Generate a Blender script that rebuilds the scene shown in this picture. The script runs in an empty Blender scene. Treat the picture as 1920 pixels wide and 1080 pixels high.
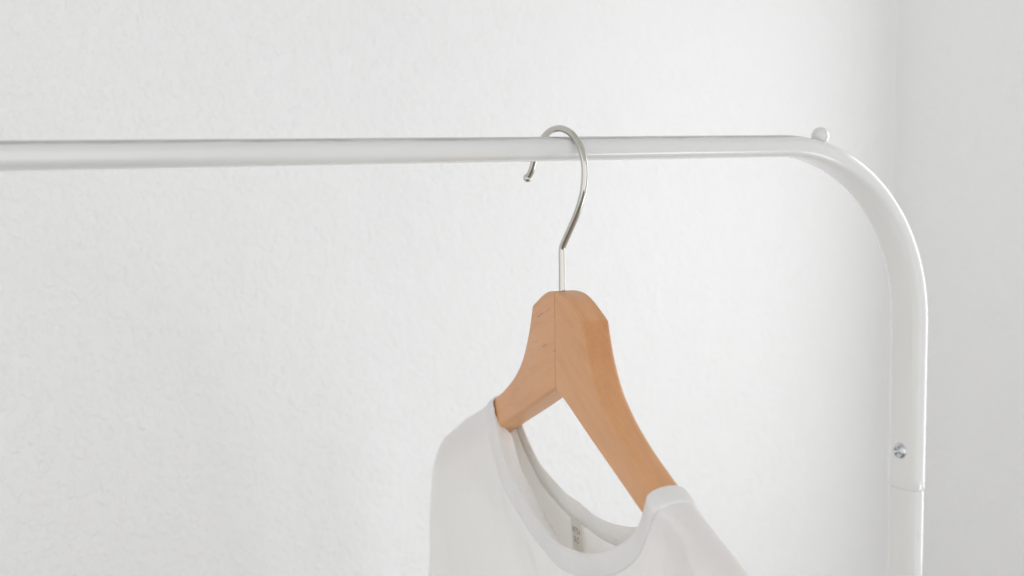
import bpy, math, random
from mathutils import Vector, Matrix, noise

random.seed(7)
SC = bpy.context.scene
S = 0.0009                    # one drawing unit = 0.9 mm
HB = 1.50                     # height of the hanging rail's centre line above the floor (m)

def W(x, y, z):               # drawing units (rail centre = z 0) -> metres
    return Vector((x * S, y * S, HB + z * S))

# ------------------------------------------------------------------ camera
yaw, pitch, roll = math.radians(32.08), math.radians(5.8), math.radians(-0.53)
Fw = Vector((math.sin(yaw) * math.cos(pitch), math.cos(yaw) * math.cos(pitch), -math.sin(pitch)))
Rt = Vector((math.cos(yaw), -math.sin(yaw), 0.0))
Up = Rt.cross(Fw)
R2 = Rt * math.cos(roll) + Up * math.sin(roll)
U2 = Up * math.cos(roll) - Rt * math.sin(roll)
CAM = W(-411.2, -607.7, 3.8)
cam_data = bpy.data.cameras.new('camera')
cam_data.sensor_width = 36.0
cam_data.lens = 2700.0 / 1920.0 * 36.0
cam_data.clip_start = 0.01
cam_data.clip_end = 100.0
cam_data.dof.use_dof = True
cam_data.dof.focus_distance = 0.665
cam_data.dof.aperture_fstop = 8.0
cam_data.dof.aperture_blades = 7
cam = bpy.data.objects.new('camera', cam_data)
SC.collection.objects.link(cam)
M = Matrix((R2, U2, -Fw)).transposed().to_4x4()
M.translation = CAM
cam.matrix_world = M
SC.camera = cam

# ------------------------------------------------------------------ lighting: a dim white surround, one large window on the right, two added lamps
WALL_Y = 380 * S              # face of the back wall
d = Fw + R2 * ((1677 - 960) / 2700.0) - U2 * ((220 - 540) / 2700.0)
CORNER_X = CAM.x + d.x * (WALL_Y - CAM.y) / d.y

world = bpy.data.worlds.new('World')
SC.world = world
world.use_nodes = True
bg = world.node_tree.nodes['Background']
bg.inputs['Color'].default_value = (0.98, 0.986, 1.0, 1)
bg.inputs['Strength'].default_value = 1.24

win = bpy.data.lights.new('window_light', 'AREA')
win.shape = 'RECTANGLE'
win.size = 0.36               # along y
win.size_y = 0.50              # along z
win.energy = 1.25
win.color = (0.96, 0.985, 1.0)
wo = bpy.data.objects.new('window_light', win)
SC.collection.objects.link(wo)
wo.matrix_world = Matrix(((0, 0, 1, CORNER_X - 0.01), (1, 0, 0, -0.02), (0, 1, 0, 1.42), (0, 0, 0, 1)))

# added low lamp for the streak along the underside of the rail
low_lamp = bpy.data.lights.new('rail_streak_light', 'AREA')
low_lamp.shape = 'RECTANGLE'
low_lamp.size = 0.24
low_lamp.size_y = 0.32
low_lamp.energy = 1.1
low_lamp.color = (0.96, 0.985, 1.0)
po = bpy.data.objects.new('rail_streak_light', low_lamp)
SC.collection.objects.link(po)
po.matrix_world = Matrix(((0, 0, 1, CORNER_X - 0.01), (1, 0, 0, -0.36), (0, 1, 0, 0.92), (0, 0, 0, 1)))

# added fill lamp to even out the walls, behind the viewer's right shoulder
fill = bpy.data.lights.new('fill_light', 'AREA')
fill.shape = 'RECTANGLE'
fill.size = 0.75
fill.size_y = 1.5
fill.energy = 2.3
fill.color = (0.99, 0.995, 1.0)
ro = bpy.data.objects.new('fill_light', fill)
SC.collection.objects.link(ro)
ro.matrix_world = Matrix(((1, 0, 0, 0.22), (0, 0, -1, -2.0), (0, 1, 0, 1.25), (0, 0, 0, 1)))

SC.view_settings.view_transform = 'Standard'
SC.view_settings.look = 'None'
SC.view_settings.exposure = 0.0
SC.view_settings.gamma = 1.0
SC.render.engine = 'CYCLES'
SC.cycles.use_denoising = True
SC.cycles.max_bounces = 10
SC.cycles.diffuse_bounces = 6
SC.cycles.transmission_bounces = 8

# ------------------------------------------------------------------ helpers
def mesh_obj(name, verts, faces, mat, parent=None, smooth=True, sharp=None, loc=None):
    base = loc if loc is not None else (parent.location if parent else Vector((0, 0, 0)))
    if parent is not None and loc is None:
        base = root_loc(parent)
    me = bpy.data.meshes.new(name)
    me.from_pydata([tuple(Vector(v) - base) for v in verts], [], faces)
    me.update()
    if smooth:
        for p in me.polygons:
            p.use_smooth = True
    if sharp:
        me.set_sharp_from_angle(angle=math.radians(sharp))
    if mat:
        me.materials.append(mat)
    o = bpy.data.objects.new(name, me)
    SC.collection.objects.link(o)
    if parent is not None:
        o.parent = parent
    else:
        o.location = base
    return o

def root_loc(o):
    p = Vector(o.location)
    while o.parent:
        o = o.parent
        p += o.location
    return p

def empty(name, loc, label, cat):
    o = bpy.data.objects.new(name, None)
    SC.collection.objects.link(o)
    o.location = loc
    o.empty_display_size = 0.05
    o['label'] = label
    o['category'] = cat
    return o

def superellipse(a, b, n, N):
    out = []
    for i in range(N):
        th = 2 * math.pi * i / N
        c, s = math.cos(th), math.sin(th)
        out.append((a * math.copysign(abs(c) ** (2 / n), c), b * math.copysign(abs(s) ** (2 / n), s)))
    return out

def loft(rings, cap0=True, cap1=True):
    n = len(rings[0]); verts = [p for r in rings for p in r]; faces = []
    for i in range(len(rings) - 1):
        for j in range(n):
            a, b = i * n + j, i * n + (j + 1) % n
            faces.append((a, b, b + n, a + n))
    if cap0: faces.append(tuple(range(n - 1, -1, -1)))
    if cap1: faces.append(tuple(range((len(rings) - 1) * n, len(rings) * n)))
    return verts, faces

def lerp_table(tab, x):
    if x <= tab[0][0]: return tab[0][1]
    for (x0, y0), (x1, y1) in zip(tab, tab[1:]):
        if x <= x1:
            return y0 + (y1 - y0) * (x - x0) / (x1 - x0)
    return tab[-1][1]

def catmull(pts, per):
    P = [Vector(p) for p in pts]
    P = [2 * P[0] - P[1]] + P + [2 * P[-1] - P[-2]]
    out = []
    for i in range(1, len(P) - 2):
        p0, p1, p2, p3 = P[i - 1:i + 3]
        for k in range(per):
            t = k / per
            out.append(0.5 * ((2 * p1) + (p2 - p0) * t + (2 * p0 - 5 * p1 + 4 * p2 - p3) * t * t + (3 * p1 - p0 - 3 * p2 + p3) * t ** 3))
    out.append(P[-2])
    return out

def sstep(a, b, x):
    t = min(1.0, max(0.0, (x - a) / (b - a)))
    return t * t * (3 - 2 * t)

# ------------------------------------------------------------------ materials
def new_mat(name):
    m = bpy.data.materials.new(name)
    m.use_nodes = True
    nt = m.node_tree
    return m, nt, nt.nodes['Principled BSDF'], nt.nodes['Material Output']

def nd(nt, typ, **kw):
    n = nt.nodes.new(typ)
    for k, v in kw.items():
        if k in n.inputs:
            n.inputs[k].default_value = v
        else:
            setattr(n, k, v)
    return n

def math_node(nt, op, a, b=None):
    n = nt.nodes.new('ShaderNodeMath'); n.operation = op
    for i, v in enumerate((a, b)):
        if v is None: continue
        if isinstance(v, (int, float)): n.inputs[i].default_value = v
        else: nt.links.new(v, n.inputs[i])
    return n.outputs[0]

def ramp(nt, fac, stops):
    n = nt.nodes.new('ShaderNodeValToRGB')
    e = n.color_ramp.elements
    while len(e) < len(stops): e.new(0.5)
    for el, (p, c) in zip(e, stops):
        el.position = p; el.color = (*c, 1) if len(c) == 3 else c
    nt.links.new(fac, n.inputs[0])
    return n.outputs[0]

def wall_material():
    m, nt, b, out = new_mat('white_plaster_paint')
    b.inputs['Roughness'].default_value = 0.85
    b.inputs['Specular IOR Level'].default_value = 0.25
    co = nd(nt, 'ShaderNodeTexCoord')
    mp = nd(nt, 'ShaderNodeMapping'); mp.inputs['Scale'].default_value = (1, 1, 0.75)
    nt.links.new(co.outputs['Object'], mp.inputs[0])
    def nz(scale, detail, rough, dist=0.0):
        n = nd(nt, 'ShaderNodeTexNoise', Scale=scale, Detail=detail, Roughness=rough, Distortion=dist)
        nt.links.new(mp.outputs[0], n.inputs['Vector'])
        return n.outputs['Fac']
    blobs = nz(300, 3, 0.5, 0.4)
    fine = nz(420, 3, 0.6)
    broad = nz(26, 2, 0.5)
    lump = ramp(nt, blobs, [(0.45, (0, 0, 0)), (0.75, (1, 1, 1))])
    h = math_node(nt, 'ADD', math_node(nt, 'MULTIPLY', lump, 0.55), math_node(nt, 'MULTIPLY', blobs, 0.6))
    h = math_node(nt, 'ADD', h, math_node(nt, 'MULTIPLY', fine, 0.22))
    h = math_node(nt, 'ADD', h, math_node(nt, 'MULTIPLY', broad, 1.6))
    bp = nd(nt, 'ShaderNodeBump', Strength=0.8, Distance=0.0010)
    nt.links.new(h, bp.inputs['Height'])
    nt.links.new(bp.outputs[0], b.inputs['Normal'])
    tint = nz(2.3, 3, 0.5)
    nt.links.new(ramp(nt, tint, [(0.3, (0.838, 0.836, 0.830)), (0.7, (0.858, 0.857, 0.852))]), b.inputs['Base Color'])
    return m

def paint_material(worn=True):
    m, nt, b, out = new_mat('white_powder_coat')
    b.inputs['Roughness'].default_value = 0.25
    b.inputs['Specular IOR Level'].default_value = 0.5
    b.inputs['Coat Weight'].default_value = 0.6
    b.inputs['Coat Roughness'].default_value = 0.10
    co = nd(nt, 'ShaderNodeTexCoord')
    sp = nd(nt, 'ShaderNodeSeparateXYZ'); nt.links.new(co.outputs['Object'], sp.inputs[0])
    # rubbed line along the crown of the rail, where hanger hooks have slid
    zt = math_node(nt, 'SUBTRACT', sp.outputs['Z'], HB + 4.45 * S)
    zt = math_node(nt, 'DIVIDE', zt, 1.2 * S)
    mp = nd(nt, 'ShaderNodeMapping'); mp.inputs['Scale'].default_value = (14, 160, 160)
    nt.links.new(co.outputs['Object'], mp.inputs[0])
    n1 = nd(nt, 'ShaderNodeTexNoise', Scale=3.2, Detail=5.0, Roughness=0.65); nt.links.new(mp.outputs[0], n1.inputs['Vector'])
    var = math_node(nt, 'MULTIPLY', math_node(nt, 'SUBTRACT', n1.outputs['Fac'], 0.5), 1.9)
    wear = math_node(nt, 'ADD', zt, var)
    wear.node.use_clamp = True
    mx = nd(nt, 'ShaderNodeMix'); mx.data_type = 'RGBA'
    nt.links.new(math_node(nt, 'MULTIPLY', wear, 0.9 if worn else 0.0), mx.inputs[0])
    n2 = nd(nt, 'ShaderNodeTexNoise', Scale=9.0, Detail=3.0); nt.links.new(co.outputs['Object'], n2.inputs['Vector'])
    nt.links.new(ramp(nt, n2.outputs['Fac'], [(0.3, (0.695, 0.70, 0.684)), (0.7, (0.725, 0.729, 0.715))]), mx.inputs[6])
    mx.inputs[7].default_value = (0.15, 0.16, 0.155, 1)
    nt.links.new(mx.outputs[2], b.inputs['Base Color'])
    n3 = nd(nt, 'ShaderNodeTexNoise', Scale=1400.0, Detail=2.0); nt.links.new(co.outputs['Object'], n3.inputs['Vector'])
    bp = nd(nt, 'ShaderNodeBump', Strength=0.10, Distance=0.00015); nt.links.new(n3.outputs['Fac'], bp.inputs['Height'])
    nt.links.new(bp.outputs[0], b.inputs['Normal'])
    return m

def chrome_material(name, base, rough):
    m, nt, b, out = new_mat(name)
    b.inputs['Metallic'].default_value = 1.0
    b.inputs['Base Color'].default_value = (*base, 1)
    co = nd(nt, 'ShaderNodeTexCoord')
    n1 = nd(nt, 'ShaderNodeTexNoise', Scale=600.0, Detail=3.0); nt.links.new(co.outputs['Object'], n1.inputs['Vector'])
    r = ramp(nt, n1.outputs['Fac'], [(0.3, (rough * 0.7,) * 3), (0.7, (rough * 1.4,) * 3)])
    nt.links.new(r, b.inputs['Roughness'])
    return m

def wood_material(name, direction, flecks):
    """beech; grain runs along `direction` (unit vector), flecks = a few dark pores on the outside of the head"""
    m, nt, b, out = new_mat(name)
    b.inputs['Roughness'].default_value = 0.42
    b.inputs['Specular IOR Level'].default_value = 0.4
    co = nd(nt, 'ShaderNodeTexCoord')
    # turn object coordinates so that x runs along the grain
    x = Vector(direction).normalized(); y = Vector((0, 0, 1)).cross(x).normalized(); z = x.cross(y)
    def dot(v):
        n = nt.nodes.new('ShaderNodeVectorMath'); n.operation = 'DOT_PRODUCT'
        nt.links.new(co.outputs['Object'], n.inputs[0]); n.inputs[1].default_value = v
        return n.outputs['Value']
    def comb(sx, sy, sz):
        c = nt.nodes.new('ShaderNodeCombineXYZ')
        for i, (v, s) in enumerate(((x, sx), (y, sy), (z, sz))):
            nt.links.new(math_node(nt, 'MULTIPLY', dot(v), s), c.inputs[i])
        return c.outputs[0]
    g1 = nd(nt, 'ShaderNodeTexNoise', Scale=1.0, Detail=4.0, Roughness=0.6, Distortion=0.4); nt.links.new(comb(22, 200, 200), g1.inputs['Vector'])
    g2 = nd(nt, 'ShaderNodeTexNoise', Scale=1.0, Detail=3.0, Roughness=0.7); nt.links.new(comb(90, 1500, 1500), g2.inputs['Vector'])
    g3 = nd(nt, 'ShaderNodeTexNoise', Scale=1.0, Detail=2.0); nt.links.new(comb(10, 40, 40), g3.inputs['Vector'])
    f = math_node(nt, 'ADD', math_node(nt, 'MULTIPLY', g1.outputs['Fac'], 0.42), math_node(nt, 'MULTIPLY', g2.outputs['Fac'], 0.34))
    f = math_node(nt, 'ADD', f, math_node(nt, 'MULTIPLY', g3.outputs['Fac'], 0.24))
    col = ramp(nt, f, [(0.30, (0.595, 0.292, 0.130)), (0.50, (0.69, 0.352, 0.163)), (0.70, (0.755, 0.405, 0.20))])
    if flecks:
        k = nd(nt, 'ShaderNodeTexNoise', Scale=1.0, Detail=1.0, Roughness=0.4); nt.links.new(comb(48, 640, 560), k.inputs['Vector'])
        kk = ramp(nt, k.outputs['Fac'], [(0.685, (0, 0, 0)), (0.76, (1, 1, 1))])
        # only the grain that comes to the surface on the head carries them
        dist = math_node(nt, 'MULTIPLY', dot(Vector((0, 0, 1))), 1.0)
        zone = ramp(nt, math_node(nt, 'ADD', math_node(nt, 'MULTIPLY', dist, 20.0), 0.5), [(0.05, (0, 0, 0)), (0.55, (1, 1, 1))])
        mx = nd(nt, 'ShaderNodeMix'); mx.data_type = 'RGBA'
        nt.links.new(math_node(nt, 'MULTIPLY', math_node(nt, 'MULTIPLY', kk, zone), 0.42), mx.inputs[0])
        nt.links.new(col, mx.inputs[6]); mx.inputs[7].default_value = (0.20, 0.085, 0.055, 1)
        col = mx.outputs[2]
    # end grain, where the cut crosses the fibres, is darker than the flat faces
    ge = nt.nodes.new('ShaderNodeNewGeometry')
    dp = nt.nodes.new('ShaderNodeVectorMath'); dp.operation = 'DOT_PRODUCT'
    nt.links.new(ge.outputs['Normal'], dp.inputs[0]); dp.inputs[1].default_value = x
    eg = math_node(nt, 'MULTIPLY', math_node(nt, 'ABSOLUTE', dp.outputs['Value']), 0.75)
    em = nd(nt, 'ShaderNodeMix'); em.data_type = 'RGBA'; em.blend_type = 'MULTIPLY'
    nt.links.new(eg, em.inputs[0]); nt.links.new(col, em.inputs[6]); em.inputs[7].default_value = (0.66, 0.56, 0.46, 1)
    nt.links.new(em.outputs[2], b.inputs['Base Color'])
    bp = nd(nt, 'ShaderNodeBump', Strength=0.15, Distance=0.0002); nt.links.new(g2.outputs['Fac'], bp.inputs['Height'])
    nt.links.new(bp.outputs[0], b.inputs['Normal'])
    return m

def cloth_material(name, base, scale, trans, rib=False):
    m, nt, b, out = new_mat(name)
    b.inputs['Roughness'].default_value = 0.9
    b.inputs['Specular IOR Level'].default_value = 0.15
    b.inputs['Sheen Weight'].default_value = 0.15
    co = nd(nt, 'ShaderNodeTexCoord')
    n1 = nd(nt, 'ShaderNodeTexNoise', Scale=scale, Detail=2.0, Roughness=0.5); nt.links.new(co.outputs['Object'], n1.inputs['Vector'])
    n2 = nd(nt, 'ShaderNodeTexNoise', Scale=90.0, Detail=3.0, Roughness=0.5); nt.links.new(co.outputs['Object'], n2.inputs['Vector'])
    h = math_node(nt, 'ADD', math_node(nt, 'MULTIPLY', n1.outputs['Fac'], 0.5), math_node(nt, 'MULTIPLY', n2.outputs['Fac'], 0.8))
    if rib:
        uv = nd(nt, 'ShaderNodeUVMap')
        sp = nd(nt, 'ShaderNodeSeparateXYZ'); nt.links.new(uv.outputs[0], sp.inputs[0])
        w = math_node(nt, 'SINE', math_node(nt, 'MULTIPLY', sp.outputs['X'], 2 * math.pi))
        h = math_node(nt, 'ADD', h, math_node(nt, 'MULTIPLY', w, 0.2))
    bp = nd(nt, 'ShaderNodeBump', Strength=0.7, Distance=0.0008); nt.links.new(h, bp.inputs['Height'])
    c = ramp(nt, n2.outputs['Fac'], [(0.3, tuple(v * 0.985 for v in base)), (0.7, base)])
    nt.links.new(c, b.inputs['Base Color']); nt.links.new(bp.outputs[0], b.inputs['Normal'])
    tr = nd(nt, 'ShaderNodeBsdfTranslucent'); tr.inputs['Color'].default_value = (base[0], base[1] * 0.975, base[2] * 0.945, 1)
    nt.links.new(bp.outputs[0], tr.inputs['Normal'])
    mx = nd(nt, 'ShaderNodeMixShader'); mx.inputs[0].default_value = trans
    nt.links.new(b.outputs[0], mx.inputs[1]); nt.links.new(tr.outputs[0], mx.inputs[2])
    nt.links.new(mx.outputs[0], out.inputs['Surface'])
    return m

def floor_material():
    m, nt, b, out = new_mat('pale_floor')
    co = nd(nt, 'ShaderNodeTexCoord')
    n1 = nd(nt, 'ShaderNodeTexNoise', Scale=3.0, Detail=4.0); nt.links.new(co.outputs['Object'], n1.inputs['Vector'])
    nt.links.new(ramp(nt, n1.outputs['Fac'], [(0.3, (0.22, 0.205, 0.185)), (0.7, (0.27, 0.25, 0.225))]), b.inputs['Base Color'])
    b.inputs['Roughness'].default_value = 0.5
    return m

M_WALL, M_PAINT, M_KNOB = wall_material(), paint_material(), paint_material(False)
M_CHROME = chrome_material('chromed_wire', (0.60, 0.585, 0.54), 0.06)
M_SCREW = chrome_material('zinc_screw', (0.62, 0.64, 0.66), 0.16)
M_CLOTH = cloth_material('white_cotton_jersey', (0.935, 0.927, 0.908), 620.0, 0.17)
M_RIB = cloth_material('white_rib_knit', (0.935, 0.929, 0.914), 900.0, 0.2, rib=True)
M_FLOOR = floor_material()

# ------------------------------------------------------------------ the setting: two walls and the floor out of frame
def slab(name, lo, hi, mat):
    x0, y0, z0 = lo; x1, y1, z1 = hi
    v = [(x0, y0, z0), (x1, y0, z0), (x1, y1, z0), (x0, y1, z0), (x0, y0, z1), (x1, y0, z1), (x1, y1, z1), (x0, y1, z1)]
    f = [(3, 2, 1, 0), (4, 5, 6, 7), (0, 1, 5, 4), (1, 2, 6, 5), (2, 3, 7, 6), (3, 0, 4, 7)]
    o = mesh_obj(name, v, f, mat, smooth=False)
    o['kind'] = 'structure'
    return o

RC = 0.0015                      # the plaster is rounded where the walls meet
prof = [(-2.2, WALL_Y)]
for i in range(13):
    a = math.pi / 2 * i / 12
    prof.append((CORNER_X - RC + RC * math.sin(a), WALL_Y - RC + RC * math.cos(a)))
prof += [(CORNER_X + 0.15, WALL_Y - RC), (CORNER_X + 0.15, WALL_Y + 0.15), (-2.2, WALL_Y + 0.15)]
n = len(prof)
v = [(x, y, 0.0) for x, y in prof] + [(x, y, 2.6) for x, y in prof]
f = [(i, i + n, (i + 1) % n + n, (i + 1) % n) for i in range(n)] + [tuple(range(n)), tuple(range(2 * n - 1, n - 1, -1))]
wb = mesh_obj('wall_back', v, f, M_WALL, smooth=True, sharp=40)
wb['kind'] = 'structure'
wr = slab('wall_right', (CORNER_X, -2.4, 0), (CORNER_X + 0.15, WALL_Y - RC, 2.6), M_WALL)
cl = slab('ceiling', (-2.2, -2.4, 2.601), (CORNER_X + 0.15, WALL_Y + 0.15, 2.75), M_WALL)
fl = slab('floor', (-2.2, -2.4, -0.1), (CORNER_X + 0.15, WALL_Y + 0.15, -0.001), M_FLOOR)

# ------------------------------------------------------------------ clothes rack
XP, XL, RB = 254.5, -820.0, 108.0
ZJ = -209.4                                   # joint between the bent top and the uprights
FLOOR_Z = -HB / S
SEC = superellipse(12.2, 6.2, 2.8, 56)        # (across the rack, in the rack's plane)

rack = empty('clothes_rack', Vector(((XP + XL) / 2 * S, 0, 0)),
             'white tubular steel clothes rack with rounded corner and a small end knob', 'clothes rack')

def sec_ring(X, Z, nx, nz, sec):
    return [W(X + b * nx, a, Z + b * nz) for a, b in sec]

rings = []
zs = [ZJ + 0.0, ZJ + 0.5, ZJ + 8, ZJ + 40]
small = [(a * 0.97, b * 0.97) for a, b in SEC]
rings.append(sec_ring(XL, zs[0], -1, 0, small))
for z in zs[1:]: rings.append(sec_ring(XL, z, -1, 0, SEC))
for i in range(49):
    th = math.pi / 2 * i / 48
    rings.append(sec_ring(XL + RB - RB * math.cos(th), -RB + RB * math.sin(th), -math.cos(th), math.sin(th), SEC))
for i in range(1, 24):
    rings.append(sec_ring(XL + RB + (XP - XL - 2 * RB) * i / 24, 0, 0, 1, SEC))
for i in range(49):
    th = math.pi / 2 * i / 48
    rings.append(sec_ring(XP - RB + RB * math.sin(th), -RB + RB * math.cos(th), math.sin(th), math.cos(th), SEC))
for z in reversed(zs[1:]): rings.append(sec_ring(XP, z, 1, 0, SEC))
rings.append(sec_ring(XP, zs[0], 1, 0, small))
v, f = loft(rings)
mesh_obj('top_rail', v, f, M_PAINT, rack, sharp=40)

sec_low = [(a * 0.965, b * 0.955) for a, b in SEC]
sec_neck = [(a * 0.915, b * 0.90) for a, b in SEC]
sec_rim = [(a * 0.95, b * 0.935) for a, b in SEC]
for X in (XP, XL):
    rr = [sec_ring(X, z, 1, 0, s) for z, s in ((ZJ + 6, sec_neck), (ZJ - 0.55, sec_neck), (ZJ - 0.6, sec_rim), (ZJ - 1.1, sec_low), (ZJ - 60, sec_low), (-800, sec_low), (FLOOR_Z + 14, sec_low))]
    v, f = loft(rr)
    mesh_obj('upright', v, f, M_PAINT, rack, sharp=40)
    # foot bar lying on the floor across the rack
    fr = []
    foot = superellipse(11, 7.0, 2.6, 28)
    for y in (-255, -252, 0, 252, 255):
        k = 0.8 if abs(y) == 255 else 1.0
        fr.append([W(X + a * k, y, FLOOR_Z + 7.0 + b * k) for a, b in foot])
    v, f = loft(fr)
    mesh_obj('foot', v, f, M_PAINT, rack, sharp=40)

def uv_sphere(c, r, nu=28, nv=16, squash=None):
    verts, faces = [], []
    verts.append(W(c[0], c[1], c[2] + r))
    for i in range(1, nv):
        ph = math.pi * i / nv
        for j in range(nu):
            th = 2 * math.pi * j / nu
            verts.append(W(c[0] + r * math.sin(ph) * math.cos(th), c[1] + r * math.sin(ph) * math.sin(th), c[2] + r * math.cos(ph)))
    verts.append(W(c[0], c[1], c[2] - r))
    for j in range(nu):
        faces.append((0, 1 + j, 1 + (j + 1) % nu))
        for i in range(nv - 2):
            a = 1 + i * nu + j; b = 1 + i * nu + (j + 1) % nu
            faces.append((a, a + nu, b + nu, b))
        faces.append((len(verts) - 1, 1 + (nv - 2) * nu + (j + 1) % nu, 1 + (nv - 2) * nu + j))
    return verts, faces

for X in (178.8, XL + XP - 178.8):
    v, f = uv_sphere((X, 0.0, 5.3), 5.2)
    mesh_obj('end_knob', v, f, M_KNOB, rack)

# round-head screw with a cross recess in the inner face of each upright sleeve
def screw(X, side):
    n, prof = 32, [(4.9, -0.6), (4.9, 0.25), (4.6, 0.9), (3.9, 1.6), (2.9, 2.15), (1.7, 2.45), (0.7, 2.55)]
    rings = []
    for r, h in prof:
        ring = []
        for j in range(n):
            th = 2 * math.pi * j / n
            hh = h
            if r < 3.2:                      # cross slot pressed into the crown
                q = min(abs(math.sin(th - 0.5)), abs(math.cos(th - 0.5))) * r
                if q < 0.75: hh = h - 1.3
            ring.append(W(X + side * hh, r * math.cos(th), -186.2 + r * math.sin(th)))
        rings.append(ring)
    v, f = loft(rings)
    return mesh_obj('screw', v, f, M_SCREW, rack, sharp=45)
screw(XP - 6.1, -1)
screw(XL + 6.1, 1)

# ------------------------------------------------------------------ hanger frame: u along the shoulders (towards the viewer), t across, z up
AZ = math.radians(13.3)
UU = Vector((-math.sin(AZ), -math.cos(AZ), 0)); TT = Vector((math.cos(AZ), -math.sin(AZ), 0))
HO = UU * 2.5 + TT * 2.0
def H(u, t, z):
    p = HO + UU * u + TT * t
    return W(p.x, p.y, z)

hanger = empty('coat_hanger', H(0, 0, -120), 'curved beech wood coat hanger with chrome hook hanging from the white rail', 'hanger')

TOP = [(0, -72.6), (6, -72.7), (13, -73.9), (20, -76.2), (27, -79.2), (32, -81.4), (36, -83.3), (38, -88.5), (41, -95), (44.5, -101.3), (49, -108), (55, -115.2),
       (63, -121.8), (74, -129), (90, -137), (110, -145.6), (140, -157.8), (170, -168.2), (198, -179.6), (220, -188.8), (232, -194.2), (238, -199)]
BU = [0, 3.5, 7.5, 11.5, 15.5, 18.5, 21, 24, 28, 33, 38.5, 45, 53.5, 65, 81.5, 102, 132, 162, 191, 214, 227, 235]
BOT = [(0, -122.6), (15, -128.2), (43, -139.6), (76, -152.5), (104, -163.6), (140, -178), (170, -190), (200, -201.5), (225, -211.5), (236, -214.5), (244, -212)]

def arm_stations():
    """fine stations (u_top, z_top, u_bot, z_bot) with the head's corner kept"""
    st = []
    for i in range(len(TOP) - 1):
        (u0, z0), (u1, z1) = TOP[i], TOP[i + 1]
        k = 3 if u1 > 100 else 2
        def tang(j):
            if j <= 0 or j >= len(TOP) - 1: return None
            return j
        for s in range(k):
            q = s / k
            # Catmull-Rom on the top edge, broken at the corner (index 6)
            a = TOP[i - 1] if i > 0 and i != 6 else (2 * u0 - u1, 2 * z0 - z1)
            if i == 0: a = (-u1, z1)
            b = TOP[i + 2] if i + 2 < len(TOP) and i != 5 else (2 * u1 - u0, 2 * z1 - z0)
            def cr(c):
                p0, p1, p2, p3 = a[c], TOP[i][c], TOP[i + 1][c], b[c]
                return 0.5 * (2 * p1 + (p2 - p0) * q + (2 * p0 - 5 * p1 + 4 * p2 - p3) * q * q + (3 * p1 - p0 - 3 * p2 + p3) * q ** 3)
            ub = BU[i] + (BU[i + 1] - BU[i]) * q
            st.append((cr(0), cr(1), ub, lerp_table(BOT, ub)))
    st.append((TOP[-1][0], TOP[-1][1], BU[-1], lerp_table(BOT, BU[-1])))
    return st

HT = 7.0
def rounded_ring(pt, pb, rt, rb, side, shrink=0.0, rt2=None):
    """cross-section between top point pt and bottom point pb, given in (u, z)"""
    dx, dz = pt[0] - pb[0], pt[1] - pb[1]
    L = math.hypot(dx, dz); ex, ez = dx / L, dz / L
    h = HT * lerp_table([(0, 1), (195, 1), (225, 0.9), (240, 0.72)], pt[0]) - shrink
    out = []
    def add(along, t):
        u, z = pb[0] + ex * along, pb[1] + ez * along
        out.append(H(side * u, t + 0.020 * u, z))
    n = 6
    rt2 = rt2 or rt
    for i in range(n + 1):                     # front-bottom corner
        a = math.pi / 2 * i / n
        add(rb - rb * math.cos(a) + shrink * math.cos(a), -(h - rb) - rb * math.sin(a)) if False else add(shrink + rb - rb * math.sin(math.pi / 2 - a), -(h - rb) - rb * math.sin(a))
    for i in range(n + 1):                     # front-top corner
        a = math.pi / 2 * i / n
        add(L - shrink - rt + rt * math.sin(a), -(h - rt) - rt * math.cos(a))
    for i in range(n + 1):                     # back-top corner
        a = math.pi / 2 * i / n
        add(L - shrink - rt2 + rt2 * math.cos(a), (h - rt2) + rt2 * math.sin(a))
    for i in range(n + 1):                     # back-bottom corner
        a = math.pi / 2 * i / n
        add(shrink + rb - rb * math.sin(a), (h - rb) + rb * math.cos(a))
    return out

def make_arm(side, mat):
    rings = []
    st = arm_stations()
    for i, (ut, zt, ub, zb) in enumerate(st):
        rt = lerp_table([(0, 0.9), (35, 0.9), (40, 1.2), (60, 1.8), (90, 2.8), (130, 3.6), (250, 4.5)], ut)
        rb = lerp_table([(0, 1.6), (60, 2.0), (250, 4.0)], ut)
        if i == 0:
            rings.append(rounded_ring((0.05, zt), (0.05, zb), rt, rb, side, 0.45))
            rings.append(rounded_ring((0.35, zt), (0.35, zb - 0.13), rt, rb, side, 0.0))
            continue
        if i == len(st) - 1:
            rings.append(rounded_ring((ut - 1.2, zt + 0.6), (ub - 1.5, zb + 0.3), 3.0, 3.0, side, 0.0))
            mid = ((ut + ub) / 2, (zt + zb) / 2)
            rings.append(rounded_ring((mid[0] + 1.5, mid[1] + 2.6), (mid[0] + 1.0, mid[1] - 2.6), 1.2, 1.2, side, 0.9))
            continue
        rings.append(rounded_ring((ut, zt), (ub, zb), rt, rb, side, 0.0, rt + lerp_table([(0, 0.3), (34, 0.6), (44, 1.8), (90, 1.4), (130, 0.2)], ut)))
    v, f = loft(rings)
    if side < 0:
        f = [tuple(reversed(q)) for q in f]
    return mesh_obj('arm', v, f, mat, hanger, sharp=24)

dn = (UU * 0.93 + Vector((0, 0, -0.40)))
df = (UU * -0.95 + Vector((0, 0, -0.30)))
near_arm = make_arm(1, wood_material('beech_near', dn, False))
far_arm = make_arm(-1, wood_material('beech_far', df, True))

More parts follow.
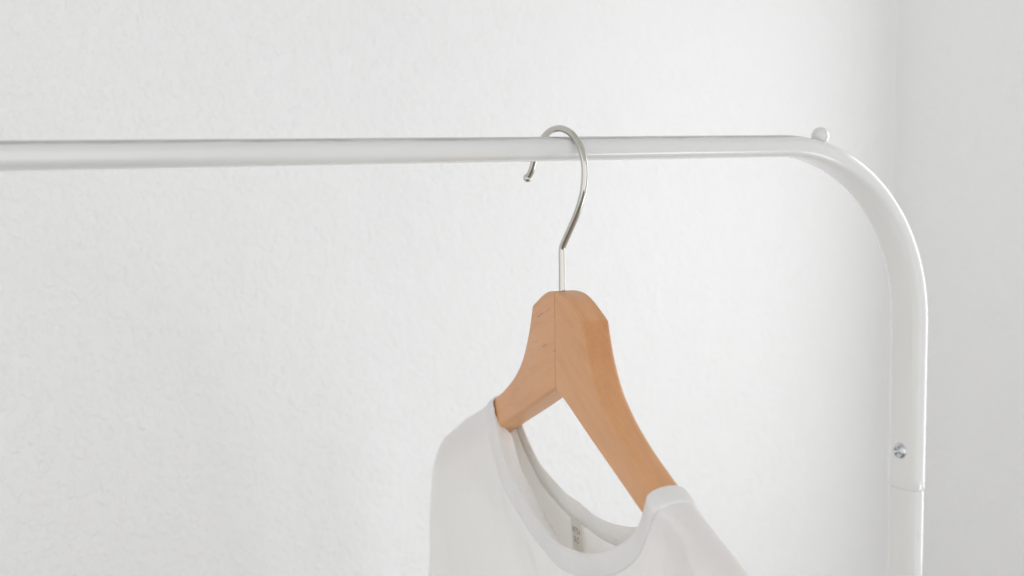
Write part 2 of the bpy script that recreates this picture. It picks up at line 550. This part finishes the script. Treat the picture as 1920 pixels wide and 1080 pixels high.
# hook: chromed wire, free to swivel, hanging square over the rail
HK = [(0, -86), (0, -70), (0, -56), (0, -52.2), (0.9, -49.2), (5.6, -42.9), (12.6, -33.6), (17.6, -25.2), (20.0, -18.0), (20.7, -11.0), (19.4, -4.2),
      (15.4, 2.6), (8.6, 7.8), (-0.6, 10.3), (-10.2, 9.0), (-17.4, 4.8), (-22.6, -1.2), (-25.6, -7.0), (-28.2, -11.6), (-31.8, -15.2)]
path = catmull([W(0, -a, b) for a, b in HK], 6)
def sweep(path, r, n=16, ends=True):
    rings = []
    side = Vector((1, 0, 0))
    for i, p in enumerate(path):
        t = (path[min(i + 1, len(path) - 1)] - path[max(i - 1, 0)]).normalized()
        a = side - t * side.dot(t); a.normalize(); b = t.cross(a)
        rings.append([p + (a * math.cos(2 * math.pi * j / n) + b * math.sin(2 * math.pi * j / n)) * r for j in range(n)])
    return loft(rings)
v, f = sweep(path, 1.75 * S)
hook = mesh_obj('hook', v, f, M_CHROME, hanger, sharp=60)
tip = path[-1]
v, f = uv_sphere((tip.x / S, tip.y / S, (tip.z - HB) / S), 2.35, 20, 12)
mesh_obj('hook_tip', v, f, M_CHROME, hook)

# ------------------------------------------------------------------ T-shirt
shirt = empty('t_shirt', H(0, 0, -330), 'plain white cotton T-shirt with ribbed crew neck hanging on the wooden hanger', 't-shirt')

def arm_top(u):
    return lerp_table(TOP, abs(u))
def crest(u):
    a = abs(u)
    if a < 108: return lerp_table(TOP, 108) + 1.1 + 0.40 * (108 - a)
    if a > 230: return lerp_table(TOP, 230) + 1.1 - 0.52 * (a - 230) - 0.006 * (a - 230) ** 2
    return arm_top(a) + 1.1
def edge_u(z):                                     # how far out the side of the garment hangs at height z
    return lerp_table([(-640, 262), (-420, 262), (-400, 286), (-303, 283), (-251, 277), (-230, 272.5), (-222, 269), (-212, 261), (-206, 256), (-199, 248), (-195, 244)], z)

def gauss(x, s): return math.exp(-0.5 * (x / s) ** 2)
def seg_dist(u, z, a, b):
    ax, az, bx, bz = *a, *b
    L2 = (bx - ax) ** 2 + (bz - az) ** 2
    q = max(0.0, min(1.0, ((u - ax) * (bx - ax) + (z - az) * (bz - az)) / L2))
    return math.hypot(u - ax - q * (bx - ax), z - az - q * (bz - az)), q

def wrap(d):
    if d <= 0: return 0.0
    if d < 5: return 8.1 * math.sqrt(1 - (1 - d / 5) ** 2)
    return 8.1

def cloth_t(u, z, front):
    """distance of the cloth from the hanger's mid plane"""
    d = crest(u) - z
    t = wrap(d)
    low = sstep(8, 70, d)
    m = sstep(2, 10, d)
    nz = noise.noise(Vector((u * 0.012, z * 0.010, 3.1 if front else 8.7)))
    nz2 = noise.noise(Vector((u * 0.035 + z * 0.02, z * 0.028, 5.3 if front else 1.7)))
    t += low * (1.4 + 4.6 * nz + 1.8 * nz2)
    # long soft folds that fall from the shoulder ends and from the neck
    deep = sstep(40, 260, d)
    t += deep * (6.0 + 5.5 * math.sin(u * 0.045 + (0.7 if front else 2.1) + 0.004 * z))
    if front:
        m2 = sstep(0.4, 5, d)
        dd, q = seg_dist(u, z, (125, -150), (110, -190)); t += 3.6 * m2 * gauss(dd, 6) * (1 - 0.5 * q)
        dd, q = seg_dist(u, z, (168, -168), (138, -222)); t += 5.0 * m2 * gauss(dd, 9)
        dd, q = seg_dist(u, z, (142, -157), (126, -200)); t -= 3.5 * m2 * gauss(dd, 5) * (1 - 0.7 * q)
        dd, q = seg_dist(u, z, (205, -184), (190, -300)); t += 2.5 * m2 * gauss(dd, 13)
        dd, q = seg_dist(u, z, (-190, -200), (-40, -232)); t -= 3.0 * m * gauss(dd, 10) * sstep(0, .3, q)
        dd, q = seg_dist(u, z, (-118, -165), (-20, -222)); t += 2.2 * m * gauss(dd, 9)
    else:
        dd, q = seg_dist(u, z, (133, -150), (128, -190)); t += 3.0 * m * gauss(dd, 8)
        dd, q = seg_dist(u, z, (-60, -205), (60, -215)); t += 1.5 * m * gauss(dd, 12)
    e = edge_u(z)
    if d < 30 and abs(u) < 242:                       # never inside the wood
        t = max(t, min(wrap(d), 7.9 * lerp_table([(0, 1), (200, 1), (225, 0.92), (240, 0.75)], abs(u))))
    k = max(0.0, 1 - (abs(u) / e) ** 24)
    if abs(u) > 225: t = t * k ** 0.5
    return (-t if front else t) + 0.020 * abs(u)

NECK_F = [(-108.5, None), (-107.0, -147.2), (-105.4, -151.5), (-100.4, -158.0), (-88.5, -167.8), (-69.5, -179.8), (-43, -191.4), (-14, -198.4), (18, -199.8), (52, -194.8), (80, -184.8), (99.6, -173.0), (108.2, -163.4), (112.8, -156), (115.6, -151.4), (117, None)]
NECK_B = [(-108.5, None), (-108, -148.0), (-106.6, -153.0), (-101.5, -163.4), (-78, -178.2), (-47.5, -185.4), (-15, -188.1), (15, -187.4), (46, -183.9), (66, -179.6), (88, -172.0), (103, -164), (111, -157), (115.4, -151.4), (117, None)]

def boundary(neck):
    pts = []
    N = 20
    def outer(sgn, u_in):
        lst = []
        for i in range(N):
            q = i / N
            u = sgn * (258 + (abs(u_in) - 258) * q)
            lst.append((u, crest(u)))
        return lst
    nk = [(u, crest(u) if z is None else z) for u, z in neck]
    mid = [(p.x, p.y) for p in catmull([(u, z, 0) for u, z in nk], 6)]
    far = outer(-1, -108.5)
    near = list(reversed(outer(1, 117.0)))
    return far, mid, near

def panel(neck, front):
    far, mid, near = boundary(neck)
    top = far + mid + near
    n = len(top)
    ROWS = 74
    HEM = -640.0
    verts = []
    uz = []
    for j in range(ROWS + 1):
        q = j / ROWS
        for i, (u0, z0) in enumerate(top):
            fu = -1 + 2 * i / (n - 1)
            # rows: dense by the shoulder, sparse towards the hem
            drop = (0.12 * q + 0.88 * q ** 2.4)
            z = z0 + (HEM + 4 * math.sin(fu * 5) - z0) * drop
            blend = sstep(0.0, 1.0, q ** 0.7)
            u_ = u0 + (fu * 262 - u0) * blend * 0.9
            e = edge_u(z)
            if i in (0, n - 1):
                u_ = math.copysign(e, u0)
            else:
                # stretch the outer columns so that they follow the hanging side
                w = sstep(0.72, 1.0, abs(fu)) * sstep(0.0, 0.3, q)
                u_ = u_ * (1 - w) + w * math.copysign(e * abs(fu) ** 0.6, u0)
            if j == 0: u_, z = u0, z0
            else: z = min(z, crest(u_) - 0.25 * j)
            uz.append((u_, z))
            t = cloth_t(u_, z, front)
            if i in (0, n - 1): t = 0.020 * abs(u_)
            verts.append(H(u_, t, z))
    faces = []
    for j in range(ROWS):
        for i in range(n - 1):
            a = j * n + i
            q = (a, a + 1, a + n + 1, a + n)
            if j < 24 and len(far) - 12 <= i < len(far) + len(mid) + 12:
                # the jersey stops under the seam of the neck band
                cu = sum(uz[k][0] for k in q) / 4; cz = sum(uz[k][1] for k in q) / 4
                if min(math.hypot(cu - p[0], cz - p[1]) for p in mid) < 8.0: continue
            faces.append(q if not front else tuple(reversed(q)))
    return verts, faces

vf, ff = panel(NECK_F, True)
vb, fb = panel(NECK_B, False)
verts = vf + vb
faces = ff + [tuple(i + len(vf) for i in q) for q in fb]
body = mesh_obj('body', verts, faces, M_CLOTH, shirt)
import bmesh
bm = bmesh.new(); bm.from_mesh(body.data)
bmesh.ops.remove_doubles(bm, verts=bm.verts, dist=0.00012)
bmesh.ops.delete(bm, geom=[q for q in bm.verts if not q.link_faces], context='VERTS')
bm.to_mesh(body.data); bm.free()
for p in body.data.polygons: p.use_smooth = True
sub = body.modifiers.new('smooth', 'SUBSURF'); sub.levels = 1; sub.render_levels = 1

def neck_strip(neck, front, width, lift):
    """rib knit band sewn round the neck: rows from the edge to the seam; flop = the edge that rolls over into the neck"""
    far, mid, near = boundary(neck)
    pts = mid
    n = len(pts)
    rows = []
    arc = [0.0]
    for i in range(1, n):
        arc.append(arc[-1] + math.hypot(pts[i][0] - pts[i - 1][0], pts[i][1] - pts[i - 1][1]))
    K = 7
    verts, faces, uvs = [], [], []
    for r in range(K + 1):
        dd = width * r / K
        for i in range(n):
            a = pts[max(0, i - 1)]; b = pts[min(n - 1, i + 1)]
            tx, tz = b[0] - a[0], b[1] - a[1]
            L = math.hypot(tx, tz); nx, nz = tz / L, -tx / L      # points into the cloth (down / outwards)
            u, z = pts[i][0] + nx * dd, pts[i][1] + nz * dd
            if i in (0, n - 1):
                u = pts[i][0] + math.copysign(dd, pts[i][0]); z = crest(u)
            else:
                # at the shoulder the band lies along the crest
                s = min(i, n - 1 - i) / 18.0
                if s < 1:
                    uo = pts[i][0] + math.copysign(dd, pts[i][0]); zo = crest(uo) - (crest(pts[i][0]) - pts[i][1])
                    k = sstep(0.1, 1.0, s)
                    u, z = uo + (u - uo) * k, zo + (z - zo) * k
                z = min(z, crest(u))
            t = cloth_t(u, z, front)
            puff = lift + 0.2 * math.sin(math.pi * min(1.0, r / K * 1.02))
            if r == K: puff = 0.1
            t += -puff if front else puff
            if i in (0, n - 1): t = 0.020 * abs(u)
            verts.append((u, t, z + (puff * 0.8 if min(i, n - 1 - i) < 5 else 0.0)))
            uvs.append((arc[i] / 1.7, dd))
    for r in range(K):
        for i in range(n - 1):
            a = r * n + i
            q = (a, a + 1, a + n + 1, a + n)
            faces.append(q if not front else tuple(reversed(q)))
    return verts, faces, uvs, pts

def rib_object(verts, faces, uvs, name='neck_band', thick=1.0):
    o = mesh_obj(name, [H(*p) for p in verts], faces, M_RIB, shirt)
    uvl = o.data.uv_layers.new(name='UVMap')
    for lp in o.data.loops:
        uvl.data[lp.index].uv = uvs[lp.vertex_index]
    bm = bmesh.new(); bm.from_mesh(o.data)
    bmesh.ops.remove_doubles(bm, verts=bm.verts, dist=0.00025)
    bmesh.ops.recalc_face_normals(bm, faces=bm.faces)
    bm.to_mesh(o.data); bm.free()
    for p in o.data.polygons: p.use_smooth = True
    so = o.modifiers.new('thick', 'SOLIDIFY'); so.thickness = thick * S; so.offset = 0.0
    su = o.modifiers.new('smooth', 'SUBSURF'); su.levels = 1; su.render_levels = 1
    return o

v1, f1, u1, pf = neck_strip(NECK_F, True, 11.5, 0.2)
# the far half of the front band rolls inwards over the neck
n = len(pf)
flop_v, flop_f, flop_u = [], [], []
FR = 4
for r in range(FR + 1):
    q = r / FR
    for i in range(n):
        u, z = pf[i]
        w = 8.5 * sstep(-104, -94, u) * (1 - sstep(-50, 38, u)) + 0.9 * sstep(3, 12, min(i, n - 1 - i))
        t0 = v1[i][1]
        flop_v.append((u, t0 + w * q, z + (0.35 * math.sin(math.pi * q) - 3.6 * q * q * min(1, w / 10)) * min(1, w / 3)))
        flop_u.append((u1[i][0], -w * q))
base = len(v1)
for r in range(FR):
    for i in range(n - 1):
        a = base + r * n + i
        flop_f.append((a, a + 1, a + n + 1, a + n))
v2, f2, u2, pb = neck_strip(NECK_B, False, 11.5, 0.2)
off = len(v1) + len(flop_v)
rib_object(v1 + flop_v + v2, f1 + flop_f + [tuple(i + off for i in q) for q in f2], u1 + flop_u + u2)

# size label sewn into the back neck
def label_pt(u, z): return H(u, cloth_t(u, z, False) - 1.5, z)
M_LABEL = cloth_material('woven_label', (0.89, 0.875, 0.84), 2600.0, 0.5)
lv, lf = [], []
for j in range(6):
    for i in range(6):
        lv.append(label_pt(-26 + 14 * i / 5, -197.6 - 26 * j / 5))
for j in range(5):
    for i in range(5):
        a = j * 6 + i; lf.append((a, a + 6, a + 7, a + 1))
lab = mesh_obj('size_label', lv, lf, M_LABEL, shirt)
M_INK, nti, bi, _ = new_mat('dark_print')
bi.inputs['Base Color'].default_value = (0.42, 0.41, 0.38, 1); bi.inputs['Roughness'].default_value = 0.8
def print_text(txt, u, z, size):
    cu = bpy.data.curves.new('label_print', 'FONT'); cu.body = txt; cu.size = size * S; cu.align_x = 'CENTER'; cu.align_y = 'CENTER'
    cu.extrude = 0.00002
    tmp = bpy.data.objects.new('tmp_print', cu); SC.collection.objects.link(tmp)
    dg = bpy.context.evaluated_depsgraph_get()
    me = bpy.data.meshes.new_from_object(tmp.evaluated_get(dg))
    bpy.data.objects.remove(tmp)
    # x of the text runs along +u as read from inside the neck (looking along +t)
    c = H(u, cloth_t(u, z, False) - 1.95, z)
    base = root_loc(lab)
    for vv in me.vertices:
        p = c + UU * (-vv.co.x) * -1 + Vector((0, 0, 1)) * vv.co.y - TT * vv.co.z
        vv.co = p - base
    me.materials.clear(); me.materials.append(M_INK)
    o = bpy.data.objects.new('label_print', me); SC.collection.objects.link(o); o.parent = lab
    return o
print_text('W75A', -19.0, -203.6, 4.6)
print_text('SLC', -19.6, -208.8, 4.4)
